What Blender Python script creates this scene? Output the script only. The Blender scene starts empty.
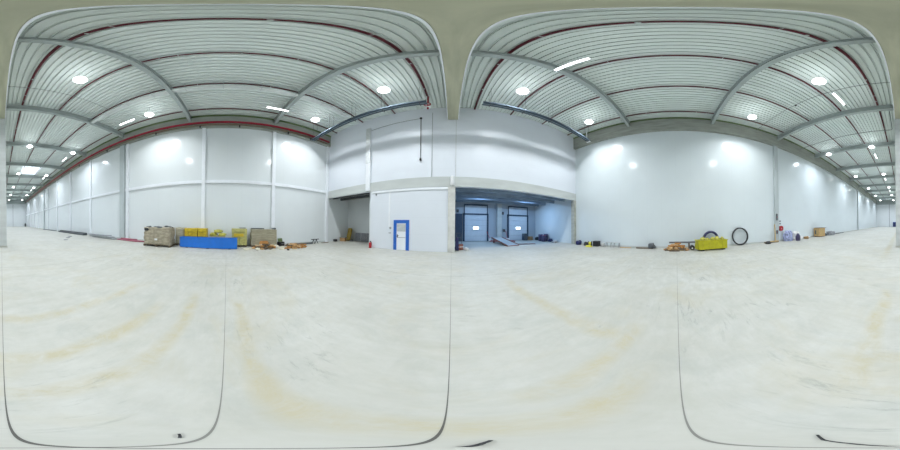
import bpy, bmesh, math, random
from mathutils import Vector, Matrix, noise

rnd = random.Random(7)
PI = math.pi
C = bpy.context.scene.collection
scn = bpy.context.scene
scn.view_settings.view_transform = 'Standard'
scn.view_settings.look = 'None'
scn.view_settings.gamma = 1.0
scn.view_settings.use_curve_mapping = False
scn.view_settings.exposure = 0.0

XL, XR, YF, YB = -11.65, 11.65, 9.87, -66.7
ZD = 12.6           # underside of the roof deck

# ------------------------------------------------------------------ materials
class NT:
    def __init__(s, name):
        s.m = bpy.data.materials.new(name); s.m.use_nodes = True
        s.t = s.m.node_tree; s.b = s.t.nodes['Principled BSDF']
    def n(s, typ, **kw):
        nd = s.t.nodes.new(typ)
        for k, v in kw.items():
            if k.startswith('i_'): nd.inputs[k[2:].replace('_', ' ')].default_value = v
            else: setattr(nd, k, v)
        return nd
    def l(s, a, b): s.t.links.new(a, b)
    def math(s, op, a, b=None, c=None, clamp=False):
        nd = s.t.nodes.new('ShaderNodeMath'); nd.operation = op; nd.use_clamp = clamp
        for i, v in enumerate((a, b, c)):
            if v is None: continue
            if isinstance(v, (int, float)): nd.inputs[i].default_value = v
            else: s.l(v, nd.inputs[i])
        return nd.outputs[0]
    def mix(s, f, a, b):
        nd = s.t.nodes.new('ShaderNodeMix'); nd.data_type = 'RGBA'
        for i, v in ((0, f), (6, a), (7, b)):
            if isinstance(v, (int, float)): nd.inputs[i].default_value = v
            elif isinstance(v, tuple): nd.inputs[i].default_value = (*v, 1) if len(v) == 3 else v
            else: s.l(v, nd.inputs[i])
        return nd.outputs[2]
    def coord(s, kind='Object', scale=(1, 1, 1)):
        tc = s.n('ShaderNodeTexCoord'); mp = s.n('ShaderNodeMapping'); mp.inputs['Scale'].default_value = scale
        s.l(tc.outputs[kind], mp.inputs['Vector']); return mp.outputs[0]
    def noise(s, scale, detail=4, rough=.55, vec=None, kind='Object', vscale=(1, 1, 1), dist=0.0):
        nd = s.n('ShaderNodeTexNoise'); nd.inputs['Scale'].default_value = scale
        nd.inputs['Detail'].default_value = detail; nd.inputs['Roughness'].default_value = rough
        nd.inputs['Distortion'].default_value = dist
        s.l(vec if vec is not None else s.coord(kind, vscale), nd.inputs['Vector']); return nd.outputs['Fac']
    def ramp(s, f, lo, hi):
        return s.math('MULTIPLY', s.math('SUBTRACT', f, lo), 1.0 / (hi - lo), clamp=True)

def mat(name, col, rough=.5, metal=0, var=.12, vscale=6, spec=.5, stretch=(1, 1, 1), bump=0.0, bscale=40):
    g = NT(name)
    f = g.ramp(g.noise(vscale, vscale=stretch), .3, .7)
    dark = tuple(c * (1 - var) for c in col); lite = tuple(min(1, c * (1 + var)) for c in col)
    g.l(g.mix(f, dark, lite), g.b.inputs['Base Color'])
    g.b.inputs['Roughness'].default_value = rough; g.b.inputs['Metallic'].default_value = metal
    g.b.inputs['Specular IOR Level'].default_value = spec
    if bump:
        bp = g.n('ShaderNodeBump'); bp.inputs['Strength'].default_value = bump; bp.inputs['Distance'].default_value = .02
        g.l(g.noise(bscale, 5), bp.inputs['Height']); g.l(bp.outputs[0], g.b.inputs['Normal'])
    return g.m

def emit(name, col, strength):
    g = NT(name)
    g.b.inputs['Base Color'].default_value = (*col, 1)
    g.b.inputs['Emission Color'].default_value = (*col, 1)
    g.b.inputs['Emission Strength'].default_value = strength
    return g.m

def floor_mat():
    g = NT('power floated concrete')
    tc = g.n('ShaderNodeTexCoord'); sp = g.n('ShaderNodeSeparateXYZ'); g.l(tc.outputs['Object'], sp.inputs[0])
    x, y = sp.outputs[0], sp.outputs[1]
    big = g.ramp(g.noise(.35, 5, .6), .3, .7)
    streak_x = g.ramp(g.noise(.9, 6, .65, vscale=(.35, 1.6, 1), dist=.4), .35, .75)
    fine = g.ramp(g.noise(5, 6, .7, vscale=(.5, 1.2, 1)), .3, .75)
    col = g.mix(big, (.415, .41, .365), (.53, .53, .495))
    col = g.mix(g.math('MULTIPLY', streak_x, .45), col, (.575, .585, .58))
    st_y = g.ramp(g.noise(1.3, 7, .7, vscale=(1.8, .3, 1), dist=.3), .42, .72)
    col = g.mix(g.math('MULTIPLY', st_y, .40), col, (.42, .41, .36))
    col = g.mix(g.math('MULTIPLY', fine, .42), col, (.36, .36, .31))
    mott = g.ramp(g.noise(1.6, 8, .72, vscale=(.8, 1, 1), dist=.6), .48, .70)
    col = g.mix(g.math('MULTIPLY', mott, .42), col, (.34, .355, .33))
    # dusty tan tyre tracks worn into the slab: straight runs
    wob = g.math('MULTIPLY', g.math('SUBTRACT', g.noise(.7, 2), .5), .35)
    patch = g.ramp(g.noise(2.2, 7, .78, dist=.5), .34, .62)
    total = None
    for axis, c, w, a, b in (('y', -2.22, .10, -3.3, .3), ('y', -1.25, .10, -2.6, .8), ('y', -.66, .09, -3.4, .4), ('y', .27, .10, -3.2, 1.3),
                             ('x', .38, .12, -3.6, -.4), ('y', .62, .10, .2, 2.2),
                             ('x', 1.75, .14, .4, 4.5), ('x', .9, .2, -30, -6)):
        u, v = (g.math('ADD', y, wob), x) if axis == 'y' else (g.math('ADD', x, wob), y)
        band = g.math('SUBTRACT', 1.0, g.ramp(g.math('ABSOLUTE', g.math('SUBTRACT', u, c)), w * .4, w * 1.6), clamp=True)
        mid, half = (a + b) / 2, (b - a) / 2
        rng = g.math('SUBTRACT', 1.0, g.ramp(g.math('ABSOLUTE', g.math('SUBTRACT', v, mid)), half * .75, half), clamp=True)
        k = g.math('MULTIPLY', band, rng)
        total = k if total is None else g.math('MAXIMUM', total, k)
    tan = g.math('MULTIPLY', g.math('MULTIPLY', total, patch), .85)
    tan2 = g.math('MULTIPLY', g.ramp(g.noise(.8, 5, .7, vscale=(.6, 1, 1), dist=.8), .52, .74), .42)
    col = g.mix(g.math('MAXIMUM', tan, tan2), col, (.43, .385, .26))
    # dark rubber scuffs
    sc = g.ramp(g.noise(3.2, 8, .78, vscale=(.3, 1.4, 1), dist=1.4), .55, .67)
    sc2 = g.ramp(g.noise(.6, 3), .5, .62)
    col = g.mix(g.math('MULTIPLY', g.math('MULTIPLY', sc, sc2), .65), col, (.22, .23, .21))
    # sawn joints
    j = None
    for axis, c, w in (('x', 0.0, .0027), ('y', 0.0, .0027), ('y', 4.87, .010), ('y', -5.45, .010), ('y', -11, .01), ('y', -16.5, .01), ('y', -22, .01), ('y', -27.5, .01),
                       ('x', -5.8, .008), ('x', 5.8, .008)):
        u = y if axis == 'y' else x
        s_ = (1.0 if axis == 'x' else .7) if abs(c) < .01 else .45
        k = g.math('MULTIPLY', g.math('LESS_THAN', g.math('ABSOLUTE', g.math('SUBTRACT', u, c)), w), s_)
        j = k if j is None else g.math('MAXIMUM', j, k)
    for u in (x, y):
        halo = g.math('SUBTRACT', 1.0, g.ramp(g.math('ABSOLUTE', u), .0025, .008), clamp=True)
        col = g.mix(g.math('MULTIPLY', halo, .25), col, (.25, .25, .23))
    col = g.mix(g.math('MULTIPLY', j, .9), col, (.05, .05, .045))
    g.l(col, g.b.inputs['Base Color'])
    g.l(g.math('ADD', g.math('MULTIPLY', fine, .2), .42), g.b.inputs['Roughness'])
    g.b.inputs['Specular IOR Level'].default_value = .35
    return g.m

def panel_mat(name, col, rough, spacing=None, axis='y', seam=.9):
    """white coated sandwich panels with faint vertical seams"""
    g = NT(name)
    f = g.ramp(g.noise(.5, 3), .3, .7)
    c = g.mix(f, tuple(k * .97 for k in col), col)
    if spacing:
        tc = g.n('ShaderNodeTexCoord'); sp = g.n('ShaderNodeSeparateXYZ'); g.l(tc.outputs['Object'], sp.inputs[0])
        u = sp.outputs[{'x': 0, 'y': 1, 'z': 2}[axis]]
        fr = g.math('ABSOLUTE', g.math('SUBTRACT', g.math('FRACT', g.math('MULTIPLY', u, 1 / spacing)), .5))
        k = g.math('GREATER_THAN', fr, .5 - .008 / spacing)
        c = g.mix(g.math('MULTIPLY', k, .12), c, tuple(q * .6 for q in col))
    g.l(c, g.b.inputs['Base Color'])
    g.b.inputs['Roughness'].default_value = rough
    return g.m

M = {}
M['floor'] = floor_mat()
M['panel_l'] = panel_mat('white wall panel', (.765, .805, .82), .16, 1.2, 'y')
M['panel_r'] = panel_mat('pale blue white wall panel', (.735, .80, .825), .16, 1.2, 'y')
M['panel_f'] = panel_mat('white front panel', (.75, .79, .85), .30, 1.2, 'z')
M['white'] = mat('white painted steel', (.84, .87, .91), .35, 0, .03, 2)
M['deck'] = mat('pale galvanised roof deck', (.80, .87, .84), .5, 0.0, .03, .6)
M['roof'] = mat('roof slab', (.3, .32, .3), .9)
M['concrete'] = mat('grey precast concrete', (.46, .47, .42), .85, 0, .16, 1.6, .2, (1, 1, 3), .15, 12)
M['beam_conc'] = mat('olive grey precast concrete', (.46, .46, .34), .85, 0, .14, 1.2, .2, (2.5, .35, 1), .15, 12)
M['edge_conc'] = mat('grey olive precast concrete', (.34, .36, .32), .85, 0, .16, 1.6, .2, (1, .5, 3), .15, 12)
M['cool_conc'] = mat('cool grey concrete', (.50, .55, .56), .8, 0, .08, 1.2, .2, (1, 1, .4))
M['pale_conc'] = mat('pale smooth concrete', (.55, .58, .57), .8, 0, .08, 1.2, .2, (.4, 1, 2))
M['steel'] = mat('light grey painted steel', (.40, .45, .44), .45, 0, .06, 2)
M['galv'] = mat('galvanised steel', (.58, .61, .62), .4, .3, .10, 9)
M['tray_light'] = mat('pale galvanised cable tray', (.68, .72, .70), .4, .1, .06, 5)
M['tray_dark'] = mat('blue grey steel tray', (.07, .095, .12), .9, 0, .2, 5, .1)
M['tray_line'] = mat('grey steel rail', (.24, .29, .33), .8, 0, .1, 5, .1)
M['red_pipe'] = mat('dark red sprinkler pipe', (.115, .010, .020), .4, 0, .15, 3)
M['red_main'] = mat('bright red main pipe', (.36, .014, .035), .4, 0, .12, 3)
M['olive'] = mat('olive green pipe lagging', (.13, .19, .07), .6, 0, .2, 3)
M['brown_pipe'] = mat('brown pipe', (.22, .17, .10), .6, 0, .2, 3)
M['conduit'] = mat('grey conduit', (.24, .27, .27), .5, .1, .1, 5)
M['dark'] = mat('black plastic', (.02, .021, .024), .5, 0, .3, 8)
M['dark_grey'] = mat('dark grey steel', (.09, .10, .11), .5, .2, .25, 8)
M['mid_grey'] = mat('mid grey sheet', (.25, .26, .28), .6, 0, .2, 6)
M['lamp_shade'] = emit('reflector with added glow', (.93, .97, 1), 8.5)  # glow added to the lamp reflectors to brighten the roof deck
M['lamp_body'] = mat('white lamp housing', (.7, .72, .72), .4, 0, .03, 5)
M['lamp_glow'] = emit('lamp diffuser', (1, 1, 1), 14)
M['tube_glow'] = emit('lit tube', (.95, .98, 1), 6)
M['sky_glow'] = emit('daylight pane', (.85, .93, 1), 1.25)
M['door_glow'] = emit('daylit door pane', (.85, .92, 1), 4.0)
M['blue'] = mat('bright blue paint', (.012, .17, .66), .4, 0, .08, 3)
M['door_blue'] = mat('blue door frame paint', (.02, .13, .52), .4, 0, .08, 3)
M['navy'] = mat('navy corrugated hose', (.02, .024, .10), .45, 0, .3, 10)
M['yellow'] = mat('orange yellow wrapped cartons', (.62, .44, .02), .45, 0, .22, 5, .5, (1, 1, 3))
M['yellow_green'] = mat('yellow green wrapped cartons', (.47, .44, .15), .45, 0, .22, 5, .5, (1, 1, 3))
M['olive_sack'] = mat('olive yellow sack', (.46, .43, .07), .6, 0, .3, 7)
M['skip'] = mat('lime yellow skip paint', (.50, .47, .012), .45, 0, .14, 4)
M['film'] = mat('brown film wrapped load', (.36, .315, .23), .32, 0, .35, 3.5, .6, (1, 1, 2.2), .25, 14)
M['card'] = mat('grey brown cardboard', (.40, .37, .27), .8, 0, .18, 3, .2, (1, 1, 4))
M['card_b'] = mat('brown cardboard', (.38, .24, .12), .8, 0, .2, 4, .2)
M['wood'] = mat('raw softwood', (.62, .40, .20), .75, 0, .28, 5, .2, (1, 6, 6))
M['wood_b'] = mat('orange softwood', (.48, .24, .08), .75, 0, .28, 5, .2, (1, 6, 6))
M['wood_d'] = mat('weathered timber', (.17, .13, .09), .8, 0, .3, 5, .2, (1, 6, 6))
M['wood_p'] = mat('pale split softwood', (.70, .52, .32), .75, 0, .2, 5, .2, (1, 6, 6))
M['ply'] = mat('yellow plywood', (.56, .40, .19), .7, 0, .18, 3, .3, (4, 4, 1))
M['ply_o'] = mat('ochre board', (.42, .30, .07), .7, 0, .25, 4, .3, (3, 3, 1))
M['plaster'] = mat('pale plasterboard', (.58, .55, .44), .8, 0, .15, 6, .2)
M['red'] = mat('red enamel', (.42, .015, .025), .35, 0, .1, 5)
M['pink'] = mat('pinkish red pipe', (.40, .12, .17), .5, 0, .2, 6)
M['bag_blue'] = mat('blue and white bulk bag', (.36, .40, .66), .7, 0, .65, 5)
M['bag_white'] = mat('white film sheet', (.78, .77, .76), .5, 0, .22, 5)
M['white_p'] = mat('white plastic', (.82, .83, .84), .4, 0, .04, 5)
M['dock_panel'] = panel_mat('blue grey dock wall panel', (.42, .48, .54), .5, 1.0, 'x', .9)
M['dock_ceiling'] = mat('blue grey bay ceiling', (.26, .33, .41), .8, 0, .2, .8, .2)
M['dock_door'] = mat('pale blue grey door section', (.60, .66, .72), .4, 0, .05, 2)
M['dock_frame'] = mat('dark blue grey door frame', (.035, .06, .10), .5, 0, .15, 4)
M['rust'] = mat('rust red steel', (.26, .10, .07), .6, .1, .3, 6)
M['drum'] = mat('purple black drum', (.06, .05, .12), .4, 0, .3, 4)
M['orange_w'] = mat('pale stained concrete', (.62, .62, .59), .8, 0, .12, 2, .2)
M['yellow_p'] = mat('yellow plastic', (.75, .68, .05), .4, 0, .1, 5)

# ------------------------------------------------------------------ mesh kit
class MB:
    def __init__(s): s.bm = bmesh.new()
    def box(s, c, d, rot=None, bev=0.0):
        r = bmesh.ops.create_cube(s.bm, size=1)
        vs = r['verts']
        m = Matrix.Translation(c) @ (rot.to_4x4() if rot is not None else Matrix()) @ Matrix.Diagonal((*d, 1))
        bmesh.ops.transform(s.bm, matrix=m, verts=vs)
        if bev:
            es = list({e for v in vs for e in v.link_edges})
            bmesh.ops.bevel(s.bm, geom=es, offset=bev, segments=2, affect='EDGES', profile=.5)
        return s
    def mm(s, x0, x1, y0, y1, z0, z1, bev=0.0):
        return s.box(((x0 + x1) / 2, (y0 + y1) / 2, (z0 + z1) / 2), (abs(x1 - x0), abs(y1 - y0), abs(z1 - z0)), None, bev)
    def tube(s, pts, r, seg=10, cap=True):
        pts = [Vector(p) for p in pts]; rings = []
        for i, p in enumerate(pts):
            a = pts[max(i - 1, 0)]; b = pts[min(i + 1, len(pts) - 1)]
            t = (b - a).normalized()
            up = Vector((0, 0, 1)) if abs(t.z) < .9 else Vector((1, 0, 0))
            u = t.cross(up).normalized(); v = u.cross(t)
            rr = r[i] if isinstance(r, (list, tuple)) else r
            rings.append([s.bm.verts.new(p + rr * (math.cos(2 * PI * k / seg) * u + math.sin(2 * PI * k / seg) * v)) for k in range(seg)])
        for a, b in zip(rings, rings[1:]):
            for k in range(seg):
                s.bm.faces.new((a[k], a[(k + 1) % seg], b[(k + 1) % seg], b[k]))
        if cap:
            s.bm.faces.new(rings[0][::-1]); s.bm.faces.new(rings[-1])
        return s
    def lathe(s, prof, c=(0, 0, 0), seg=20, rot=None):
        rings = []; c = Vector(c)
        for r, z in prof:
            ring = []
            for k in range(seg):
                p = Vector((r * math.cos(2 * PI * k / seg), r * math.sin(2 * PI * k / seg), z))
                if rot is not None: p = rot @ p
                ring.append(s.bm.verts.new(p + c))
            rings.append(ring)
        for a, b in zip(rings, rings[1:]):
            for k in range(seg):
                s.bm.faces.new((a[k], a[(k + 1) % seg], b[(k + 1) % seg], b[k]))
        s.bm.faces.new(rings[0][::-1]); s.bm.faces.new(rings[-1])
        return s
    def torus(s, c, R, r, rot=None, seg=48, tseg=10, a0=0, a1=2 * PI):
        full = abs(a1 - a0 - 2 * PI) < 1e-6
        n = seg if full else seg + 1; rings = []; c = Vector(c)
        for i in range(n):
            a = a0 + (a1 - a0) * i / seg; ring = []
            for k in range(tseg):
                b = 2 * PI * k / tseg
                p = Vector(((R + r * math.cos(b)) * math.cos(a), r * math.sin(b), (R + r * math.cos(b)) * math.sin(a)))
                if rot is not None: p = rot @ p
                ring.append(s.bm.verts.new(p + c))
            rings.append(ring)
        for i in range(n if full else n - 1):
            a, b = rings[i], rings[(i + 1) % n]
            for k in range(tseg):
                s.bm.faces.new((a[k], a[(k + 1) % tseg], b[(k + 1) % tseg], b[k]))
        return s
    def prism(s, poly, axis, a, b):
        """poly of 2-d points extruded along axis from a to b"""
        def P(p, t): return {'x': (t, p[0], p[1]), 'y': (p[0], t, p[1]), 'z': (p[0], p[1], t)}[axis]
        va = [s.bm.verts.new(P(p, a)) for p in poly]; vb = [s.bm.verts.new(P(p, b)) for p in poly]
        n = len(poly)
        for k in range(n): s.bm.faces.new((va[k], va[(k + 1) % n], vb[(k + 1) % n], vb[k]))
        s.bm.faces.new(va[::-1]); s.bm.faces.new(vb); return s
    def lump(s, c, d, seed=0, amp=.12, sub=3, freq=1.6, flat=True, rot=None):
        """soft sack-like lump resting on its flattened underside; c = base centre, d = full size"""
        r = bmesh.ops.create_icosphere(s.bm, subdivisions=sub, radius=1)
        for v in r['verts']:
            p = v.co.copy()
            q = Vector([math.copysign(abs(k) ** .7, k) for k in p])
            k = 1 + amp * noise.noise(p * freq + Vector((seed * 3.1, seed * 1.7, seed)))* 2
            q *= k
            if flat and q.z < -.55: q.z = -.55
            q = Vector((q.x * d[0] / 2, q.y * d[1] / 2, (q.z + .55) * d[2] / 1.55))
            if rot is not None: q = rot @ q
            v.co = q + Vector(c)
        return s
    def wrapped(s, x0, x1, y0, y1, z0, z1, seed=0, amp=.03, n=10):
        """box load with wrinkled, slightly bulging sides"""
        cx, cy, cz = (x0 + x1) / 2, (y0 + y1) / 2, (z0 + z1) / 2
        dx, dy, dz = (x1 - x0) / 2, (y1 - y0) / 2, (z1 - z0) / 2
        pre = set(s.bm.verts)
        r = bmesh.ops.create_cube(s.bm, size=2)
        es = list({e for v in r['verts'] for e in v.link_edges})
        bmesh.ops.subdivide_edges(s.bm, edges=es, cuts=n, use_grid_fill=True)
        for v in [q for q in s.bm.verts if q not in pre]:
            p = v.co.copy()
            rad = .12
            q = Vector((p.x * dx, p.y * dy, p.z * dz))
            w = noise.noise(Vector((q.x * 3 + seed, q.y * 3, q.z * 4))) * amp + noise.noise(Vector((q.x * 9, q.y * 9 + seed, q.z * 11))) * amp * .5
            nx = q.x / dx; ny = q.y / dy
            m_ = max(abs(p.x), abs(p.y))
            if m_ > .99: q.x += nx * w; q.y += ny * w
            if abs(p.x) > .99 and abs(p.y) > .99: q.x -= math.copysign(.04, p.x); q.y -= math.copysign(.04, p.y)
            if p.z > .99: q.z += w * 1.3
            v.co = q + Vector((cx, cy, cz))
        return s
    def build(s, name, material, parent=None, loc=None, smooth=False, bev=0.0):
        bmesh.ops.recalc_face_normals(s.bm, faces=s.bm.faces)
        me = bpy.data.meshes.new(name); s.bm.to_mesh(me); s.bm.free()
        if smooth:
            for p in me.polygons: p.use_smooth = True
        me.materials.append(material)
        o = bpy.data.objects.new(name, me); C.objects.link(o)
        if parent is not None: o.parent = parent
        if loc is not None: o.location = loc
        if bev:
            b = o.modifiers.new('edge', 'BEVEL'); b.width = bev; b.segments = 2; b.limit_method = 'ANGLE'
        return o

def tag(o, label, cat, group=None, kind=None):
    o['label'] = label; o['category'] = cat
    if group: o['group'] = group
    if kind: o['kind'] = kind
    return o
def thing(name, label, cat, loc=(0, 0, 0), rz=0.0, group=None, kind=None):
    o = bpy.data.objects.new(name, None); C.objects.link(o); o.empty_display_size = .1
    o.location = loc; o.rotation_euler = (0, 0, rz)
    return tag(o, label, cat, group, kind)
def struct(o, label, cat): return tag(o, label, cat, None, 'structure')
def dup(o, loc=None, rot=None, label=None, parent=None):
    c = o.copy(); C.objects.link(c)
    if parent is not None: c.parent = parent
    if loc is not None: c.location = loc
    if rot is not None: c.rotation_euler = rot
    if label: c['label'] = label
    for ch in o.children: dup(ch, parent=c)
    return c
def Rot(x=0, y=0, z=0):
    return Matrix.Rotation(z, 3, 'Z') @ Matrix.Rotation(y, 3, 'Y') @ Matrix.Rotation(x, 3, 'X')
ORD = ['first', 'second', 'third', 'fourth', 'fifth', 'sixth', 'seventh', 'eighth', 'ninth', 'tenth', 'eleventh', 'twelfth']

# ------------------------------------------------------------------ camera
def cam():
    cd = bpy.data.cameras.new('panorama_camera'); o = bpy.data.objects.new('panorama_camera', cd); C.objects.link(o)
    cd.type = 'PANO'
    for holder in (cd, getattr(cd, 'cycles', None)):
        if holder is not None and hasattr(holder, 'panorama_type'):
            try: holder.panorama_type = 'EQUIRECTANGULAR'
            except Exception: pass
    cd.clip_start = .02; cd.clip_end = 300
    y, p, r = (math.radians(a) for a in (.6, -.8, .573))
    Rz = Matrix(((math.cos(y), math.sin(y), 0), (-math.sin(y), math.cos(y), 0), (0, 0, 1)))
    Rx = Matrix(((1, 0, 0), (0, math.cos(p), -math.sin(p)), (0, math.sin(p), math.cos(p))))
    Ry = Matrix(((math.cos(r), 0, math.sin(r)), (0, 1, 0), (-math.sin(r), 0, math.cos(r))))
    T = (Ry @ Rx @ Rz).transposed()           # columns: world directions of image right, forward, up
    right, fwd, up = T.col[0], T.col[1], T.col[2]
    mw = Matrix((right, up, -fwd)).transposed().to_4x4(); mw.translation = (0, 0, 1.75)
    o.matrix_world = mw
    scn.camera = o
cam()

# ------------------------------------------------------------------ shell
struct(MB().mm(XL - .3, XR + .3, YB - .3, 18.1, -.2, 0).build('floor', M['floor']), 'pale grey concrete warehouse floor with sawn joints and tan tyre marks', 'floor')
struct(MB().mm(XL - .3, XL, YB - .3, 13.5, 0, 12.9).build('wall_left', M['panel_l']), 'long white panel wall behind the wrapped pallets', 'wall')
struct(MB().mm(XR, XR + .3, YB - .3, 18.1, 0, 12.9).build('wall_right', M['panel_r']), 'long plain pale wall behind the yellow skip', 'wall')
struct(MB().mm(XL, XR, YB - .3, YB, 0, 12.9).build('wall_back', M['panel_l']), 'far end wall of the hall beyond the column', 'wall')
struct(MB().mm(XL, XR, YF, YF + .3, 4.62, ZD).build('wall_front', M['panel_f']), 'high white wall above the dock opening and the blue door', 'wall')
struct(MB().mm(-6.28, .0, YF, YF + .3, 0, 4.62).build('wall_front_lower', M['panel_f']), 'low white wall around the blue framed door', 'wall')
struct(MB().mm(XL, XR, YF - .04, YF, 4.60, 5.36).build('trim_1', M['pale_conc']), 'horizontal concrete band across the front wall above the openings', 'trim')
struct(MB().mm(-6.2, -.25, YF - .05, YF, 4.40, 4.56).build('trim_2', M['white']), 'thin white rail above the blue door wall', 'trim')
struct(MB().mm(.23, .27, YF - .008, YF, 5.37, 10.9).build('trim_9', M['galv']), 'thin grey vertical panel joint on the upper front wall above the pillar', 'trim')
# dock bay behind the front wall
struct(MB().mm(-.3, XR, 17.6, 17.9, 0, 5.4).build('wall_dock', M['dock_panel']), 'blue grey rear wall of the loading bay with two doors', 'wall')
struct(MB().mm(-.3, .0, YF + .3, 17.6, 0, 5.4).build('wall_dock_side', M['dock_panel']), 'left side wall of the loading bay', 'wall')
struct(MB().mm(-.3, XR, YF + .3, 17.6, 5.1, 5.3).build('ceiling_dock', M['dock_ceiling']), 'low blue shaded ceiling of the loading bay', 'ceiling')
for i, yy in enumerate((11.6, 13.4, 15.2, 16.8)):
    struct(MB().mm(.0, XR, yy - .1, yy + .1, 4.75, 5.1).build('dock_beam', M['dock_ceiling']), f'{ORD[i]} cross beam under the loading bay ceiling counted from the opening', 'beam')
struct(MB().mm(5.7, 6.3, 17.2, 17.6, 0, 5.1).build('pilaster', M['pale_conc']), 'pale pilaster between the two dock doors', 'pillar')
struct(MB().mm(-.26, .24, YF - .06, YF + .5, 0, 4.60, .015).build('pillar', M['orange_w']), 'pale concrete pillar at left edge of the loading bay opening', 'pillar')
struct(MB().mm(11.3, XR, YF - .06, YF + .35, 0, 4.60, .015).build('pillar', M['concrete']), 'grey concrete pillar at right edge of the loading bay opening', 'pillar')
# alcove on the left
struct(MB().mm(XL, -6.28, 13.2, 13.5, 0, 5.2).build('wall_alcove', M['panel_l']), 'rear wall of the alcove in the front left corner', 'wall')
struct(MB().mm(-6.58, -6.28, YF + .3, 13.2, 0, 5.2).build('wall_alcove_side', M['panel_l']), 'side wall of the alcove in the front left corner', 'wall')
struct(MB().mm(XL, -6.28, YF + .3, 13.2, 4.9, 5.1).build('ceiling_alcove', M['pale_conc']), 'low ceiling of the alcove in the front left corner', 'ceiling')
for i, yy in enumerate((10.7, 11.9)):
    struct(MB().mm(XL, -6.58, yy - .1, yy + .1, 4.65, 4.9).build('alcove_beam', M['dark_grey']), f'{["front", "rear"][i]} dark beam under the alcove ceiling', 'beam')

# roof deck: deep ribs along the hall
def deck():
    b = MB(); prof = []; x = XL - .3; P = .28
    while x < XR + .3:
        prof += [(x, ZD), (x + .195, ZD), (x + .22, ZD + .11), (x + .255, ZD + .11)]; x += P
    prof.append((x, ZD))
    va = [b.bm.verts.new((p[0], YB - .3, p[1])) for p in prof]; vb = [b.bm.verts.new((p[0], YF + .3, p[1])) for p in prof]
    for k in range(len(prof) - 1): b.bm.faces.new((va[k], va[k + 1], vb[k + 1], vb[k]))
    return b.build('ceiling', M['deck'])
struct(deck(), 'pale ribbed metal roof deck over the whole hall', 'ceiling')
struct(MB().mm(XL - .3, XR + .3, YB - .3, YF + .3, ZD + .17, ZD + .4).build('roof', M['roof']), 'roof build up lying on the ribbed deck', 'roof')

# concrete frame
struct(MB().mm(-.34, .36, YB, YF, 10.92, 12.44, .03).build('beam', M['beam_conc']), 'olive grey concrete beam running overhead down the middle of the hall', 'beam')
struct(MB().mm(XL, XL + .32, YB, YF, 10.92, 12.30).build('beam', M['edge_conc']), 'concrete edge beam on top of the left wall behind the red main', 'beam')
struct(MB().mm(XR - .32, XR, YB, YF, 10.92, 12.36).build('beam', M['edge_conc']), 'concrete edge beam on top of the right wall', 'beam')
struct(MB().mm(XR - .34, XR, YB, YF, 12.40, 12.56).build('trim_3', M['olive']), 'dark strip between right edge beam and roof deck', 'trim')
for (x0, x1, y0, y1, l) in ((-.37, .40, -11.0, -10.25, 'square concrete column standing under the middle beam behind the camera'),
                            (-.37, .40, -38.4, -37.6, 'distant concrete column under the middle beam hidden in line with the near one'),
                            (XL, XL + .22, -10.6, -9.95, 'grey concrete column on left wall beside the red pipes'),
                            (XL, XL + .22, -38.1, -37.4, 'far grey concrete column on left wall beyond the panel posts'),
                            (XR - .22, XR, -9.95, -9.45, 'grey concrete column on right wall by the fire hose reel'),
                            (XR - .22, XR, -37.2, -36.6, 'far grey concrete column on right wall')):
    struct(MB().mm(x0, x1, y0, y1, 0, 10.92, .02).build('column', M['cool_conc' if abs(x0) > 5 else 'pale_conc']), l, 'column')
struct(MB().mm(-.41, .44, -11.04, -10.21, 0, .10, .01).build('column_base', M['concrete']), 'low collar round foot of the middle column', 'column')
struct(MB().mm(-.385, -.342, YB, YF, 10.93, 10.97).build('trim_7', M['white']), 'thin white angle along left lower edge of the middle beam', 'trim')
struct(MB().mm(.362, .405, YB, YF, 10.93, 10.97).build('trim_8', M['white']), 'thin white angle along right lower edge of the middle beam', 'trim')
# left wall posts and rail
posts = (9.72, 3.88, -1.92, -9.6, -16.15, -22.07, -28.3, -34.3, -43.5, -49.5, -55.5, -61.5)
for i, yy in enumerate(posts):
    w = .15 if i else .14
    struct(MB().mm(XL, XL + .15, yy - w, yy + w, 0, 10.92, .01).build('trim_%d' % (10 + i), M['white']), f'{ORD[i]} white vertical post on the left wall counted from the front corner', 'trim')
struct(MB().mm(XL, XL + .10, YB, YF, 5.12, 5.40, .01).build('trim_4', M['white']), 'white horizontal rail along the left wall at mid height', 'trim')
struct(MB().mm(XL, XL + .03, YB, YF, 0, .12).build('baseboard_left', M['pale_conc']), 'low kerb strip along the left wall', 'baseboard')
struct(MB().mm(XR - .03, XR, YB, YF, 0, .12).build('baseboard_right', M['pale_conc']), 'low kerb strip along the right wall', 'baseboard')
for i, xx in enumerate((-5.4, -.6, 5.6)):
    struct(MB().mm(xx - .08, xx + .08, YB, YB + .08, 0, 10.5).build('trim_%d' % (30 + i), M['mid_grey']), f'{ORD[i]} grey post on the far end wall', 'trim')
struct(MB().mm(XL, XR, YB, YB + .3, 10.5, 12.5).build('beam', M['steel']), 'grey beam across the top of far end wall', 'beam')

# steel roof beams across the hall
k = 0
ys = [3.8 - 6.85 * i for i in range(11)]
for i, yy in enumerate(ys):
    for side in (-1, 1):
        x0, x1 = (XL + .32, -.34) if side < 0 else (.36, XR - .32)
        b = MB()
        b.prism([(yy - .13, 11.80), (yy + .13, 11.80), (yy + .13, 11.83), (yy + .012, 11.84), (yy + .012, 12.35), (yy + .13, 12.36), (yy + .13, 12.385), (yy - .13, 12.385), (yy - .13, 12.36), (yy - .012, 12.35), (yy - .012, 11.84), (yy - .13, 11.83)], 'x', x0, x1)
        struct(b.build('steel_beam', M['steel']), f'{ORD[i]} grey steel roof beam from the front wall on the {"left" if side < 0 else "right"} half', 'beam')

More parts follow.
